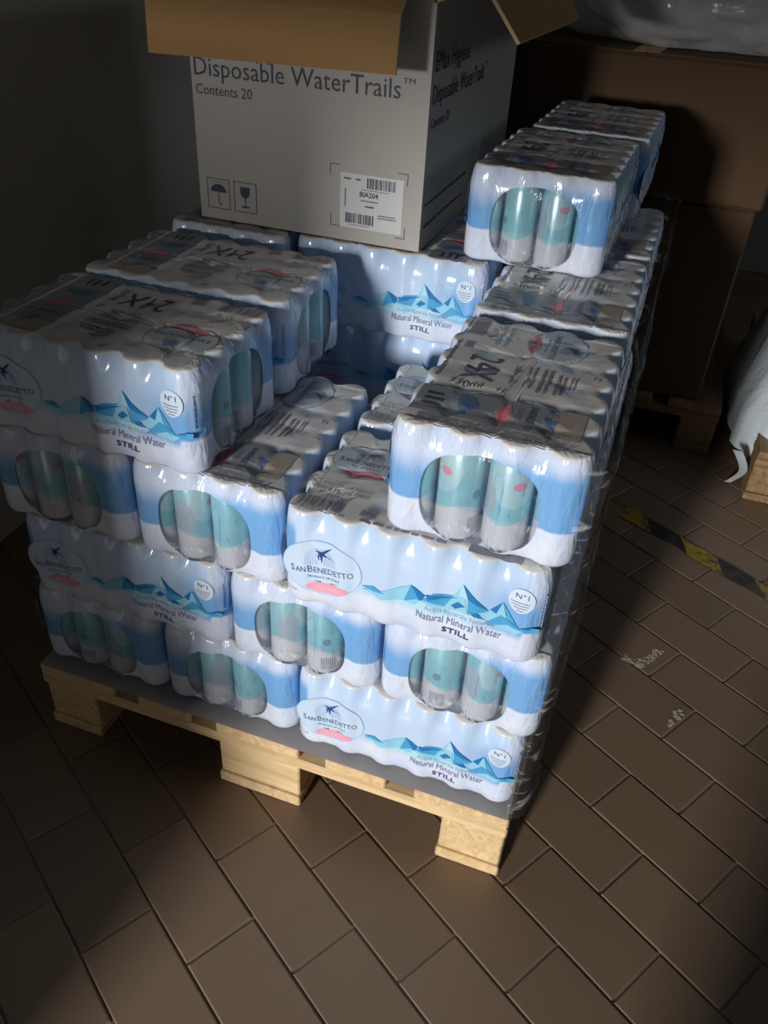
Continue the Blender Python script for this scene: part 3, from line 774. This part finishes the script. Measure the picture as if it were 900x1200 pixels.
# ------------------------------------------------------------------ background stock
def brown_carton(x, y, z, w, d, hgt, rz, label):
    root = empty('brown_carton', (x, y, z), math.radians(rz)); tag(root, label, 'carton')
    bm = bmesh.new(); box(bm, -w/2, w/2, -d/2, d/2, 0, hgt, .006)
    for v in bm.verts: v.co += Vector((mnoise.noise(v.co*5), mnoise.noise(v.co*5+Vector((9, 0, 0))), 0))*.006
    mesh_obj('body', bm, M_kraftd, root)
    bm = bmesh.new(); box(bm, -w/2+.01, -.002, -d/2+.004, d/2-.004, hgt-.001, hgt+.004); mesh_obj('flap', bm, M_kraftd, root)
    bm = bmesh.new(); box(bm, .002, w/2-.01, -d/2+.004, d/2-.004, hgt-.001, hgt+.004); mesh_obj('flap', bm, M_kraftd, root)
    bm = bmesh.new(); box(bm, -.03, .03, -d/2+.002, d/2-.002, hgt+.004, hgt+.0047); mesh_obj('packing_tape', bm, M_edge, root)
    return root
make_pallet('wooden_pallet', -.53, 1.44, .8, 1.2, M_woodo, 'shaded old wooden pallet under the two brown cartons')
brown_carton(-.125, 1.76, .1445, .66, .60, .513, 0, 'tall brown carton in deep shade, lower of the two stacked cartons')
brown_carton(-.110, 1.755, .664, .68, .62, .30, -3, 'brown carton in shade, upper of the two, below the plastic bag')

# plastic bag of goods on the upper carton
def blob(name, mat, loc, rad, sub=4, amp=.18, freq=3.2, seed=0, flat=.0, smooth=True):
    bm = bmesh.new(); bmesh.ops.create_icosphere(bm, subdivisions=sub, radius=1)
    for v in bm.verts:
        d = v.co.normalized(); n = mnoise.noise(d*freq+Vector((seed, 0, 0)))*amp + mnoise.noise(d*freq*2.7+Vector((0, seed, 0)))*amp*.45 + abs(mnoise.noise(d*freq*5+Vector((0, 0, seed))))*amp*.25
        q = d*(1+n); q.z = max(q.z, -.62)
        v.co = Vector((q.x*rad[0], q.y*rad[1], (q.z+.62)*rad[2]))
    o = mesh_obj(name, bm, mat, smooth=smooth); o.location = loc; return o
tag(blob('plastic_bag', M_bagfilm, (.02, 1.74, .9700), (.42, .25, .19), 5, .16, 2.6, 3), 'big crumpled grey plastic bag lying on the upper brown carton', 'bag')

# white sheeted goods on an old pallet
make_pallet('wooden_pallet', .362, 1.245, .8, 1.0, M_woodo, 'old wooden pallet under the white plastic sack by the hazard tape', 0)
sack = empty('white_sack', (.735, 1.665, .1445)); tag(sack, 'bright white plastic sack with ragged edge spilling over an old pallet', 'sack')
bm = bmesh.new(); N = 72; rings = []
prof = [(1.06, .0), (1.05, .03), (1.0, .09), (.90, .22), (.80, .34), (.68, .44), (.48, .50), (.22, .53)]
for k, (r, z) in enumerate(prof):
    ring = []
    for i in range(N):
        q = 2*math.pi*i/N; c, s = math.cos(q), math.sin(q)
        sx = abs(c)**.7*math.copysign(1, c); sy = abs(s)**.7*math.copysign(1, s)
        rr = r*(1+.05*mnoise.noise(Vector((c*4, s*4, z*5)))+.02*math.sin(11*q+z*9)+.02*math.sin(23*q+z*5))
        zz = z+.012*mnoise.noise(Vector((c*6, s*6, z*8)))
        if k == 0: zz = .002-.085*max(0, -c-.2)-.075*max(0, -s-.2)+.02*abs(mnoise.noise(Vector((c*14, s*14, 0))))
        ring.append(bm.verts.new((sx*rr*.42, sy*rr*.42, zz)))
    rings.append(ring)
for a, b in zip(rings, rings[1:]):
    for i in range(N): bm.faces.new((a[i], a[(i+1) % N], b[(i+1) % N], b[i]))
bm.faces.new(rings[-1])
mesh_obj('body', bm, M_sack, sack, smooth=True)
bm = bmesh.new(); prev = None                      # torn strip hanging down from the corner
for i in range(12):
    t = i/11; x = -.415+.028*math.sin(t*3); y = -.372-.01*math.sin(t*5); z = -.035-.103*t; w = .012*(1-.4*t)
    cur = (bm.verts.new((x-w, y, z)), bm.verts.new((x+w, y-.004, z+.003)))
    if prev: bm.faces.new((prev[0], prev[1], cur[1], cur[0]))
    prev = cur
bmesh.ops.solidify(bm, geom=list(bm.faces), thickness=.0015)
mesh_obj('torn_strip', bm, M_sack, sack)

# hazard tape stuck to the floor
ctr = [(.075, 1.055), (.145, 1.020), (.21, .985), (.277, .940), (.34, .905), (.40, .872), (.47, .835), (.56, .79), (.68, .735), (.85, .67)]
bm = bmesh.new(); uv = bm.loops.layers.uv.new('UVMap'); L = 0; pts = []
for i, (x, y) in enumerate(ctr):
    a = Vector(ctr[max(i-1, 0)]); b = Vector(ctr[min(i+1, len(ctr)-1)]); d = (b-a).normalized(); n = Vector((-d.y, d.x))
    if i: L += (Vector(ctr[i])-Vector(ctr[i-1])).length
    w = .024+.004*math.sin(i*2.3)
    pts.append((bm.verts.new((x-n.x*w, y-n.y*w, .0016+.0012*(i % 2))), bm.verts.new((x+n.x*w, y+n.y*w, .0016+.001*((i+1) % 2))), L))
for a, b in zip(pts, pts[1:]):
    f = bm.faces.new((a[0], b[0], b[1], a[1]))
    for lp, (u, v) in zip(f.loops, ((a[2], 0), (b[2], 0), (b[2], .05), (a[2], .05))): lp[uv].uv = (u, v)
tag(mesh_obj('hazard_tape', bm, M_tape), 'worn yellow and black hazard tape stuck across the brown floor tiles', 'tape')

# whitish crumbs of plaster on the tiles
M_crumb = plain('plaster_crumb', rgb(176, 164, 140), .8)
def crumbs(name, pts, n, label, seed):
    r = random.Random(seed); bm = bmesh.new()
    for i in range(n):
        k = r.randrange(len(pts)-1); t = r.random(); a, b = Vector(pts[k]), Vector(pts[k+1]); c = a+(b-a)*t
        s = r.uniform(.0010, .0034)
        g = bmesh.ops.create_icosphere(bm, subdivisions=1, radius=s)
        sx, sy = r.uniform(.8, 1.8), r.uniform(.8, 1.8)
        for v in g['verts']: v.co = Vector((v.co.x*sx+c.x+r.uniform(-.0006, .0006), v.co.y*sy+c.y, v.co.z*.3+.0010))
        dx, dy = r.gauss(0, .004), r.gauss(0, .004)
        for v in g['verts']: v.co += Vector((dx, dy, 0))
    o = mesh_obj(name, bm, M_crumb); tag(o, label, 'debris'); o['kind'] = 'stuff'
crumbs('plaster_crumbs', [(.137, .537), (.160, .523), (.180, .545), (.200, .580)], 90, 'pale plaster crumbs on the tiles beside the load', 3)
crumbs('plaster_crumbs', [(.228, .385), (.245, .412), (.252, .436)], 30, 'few pale crumbs in a tile joint farther from the load', 5)
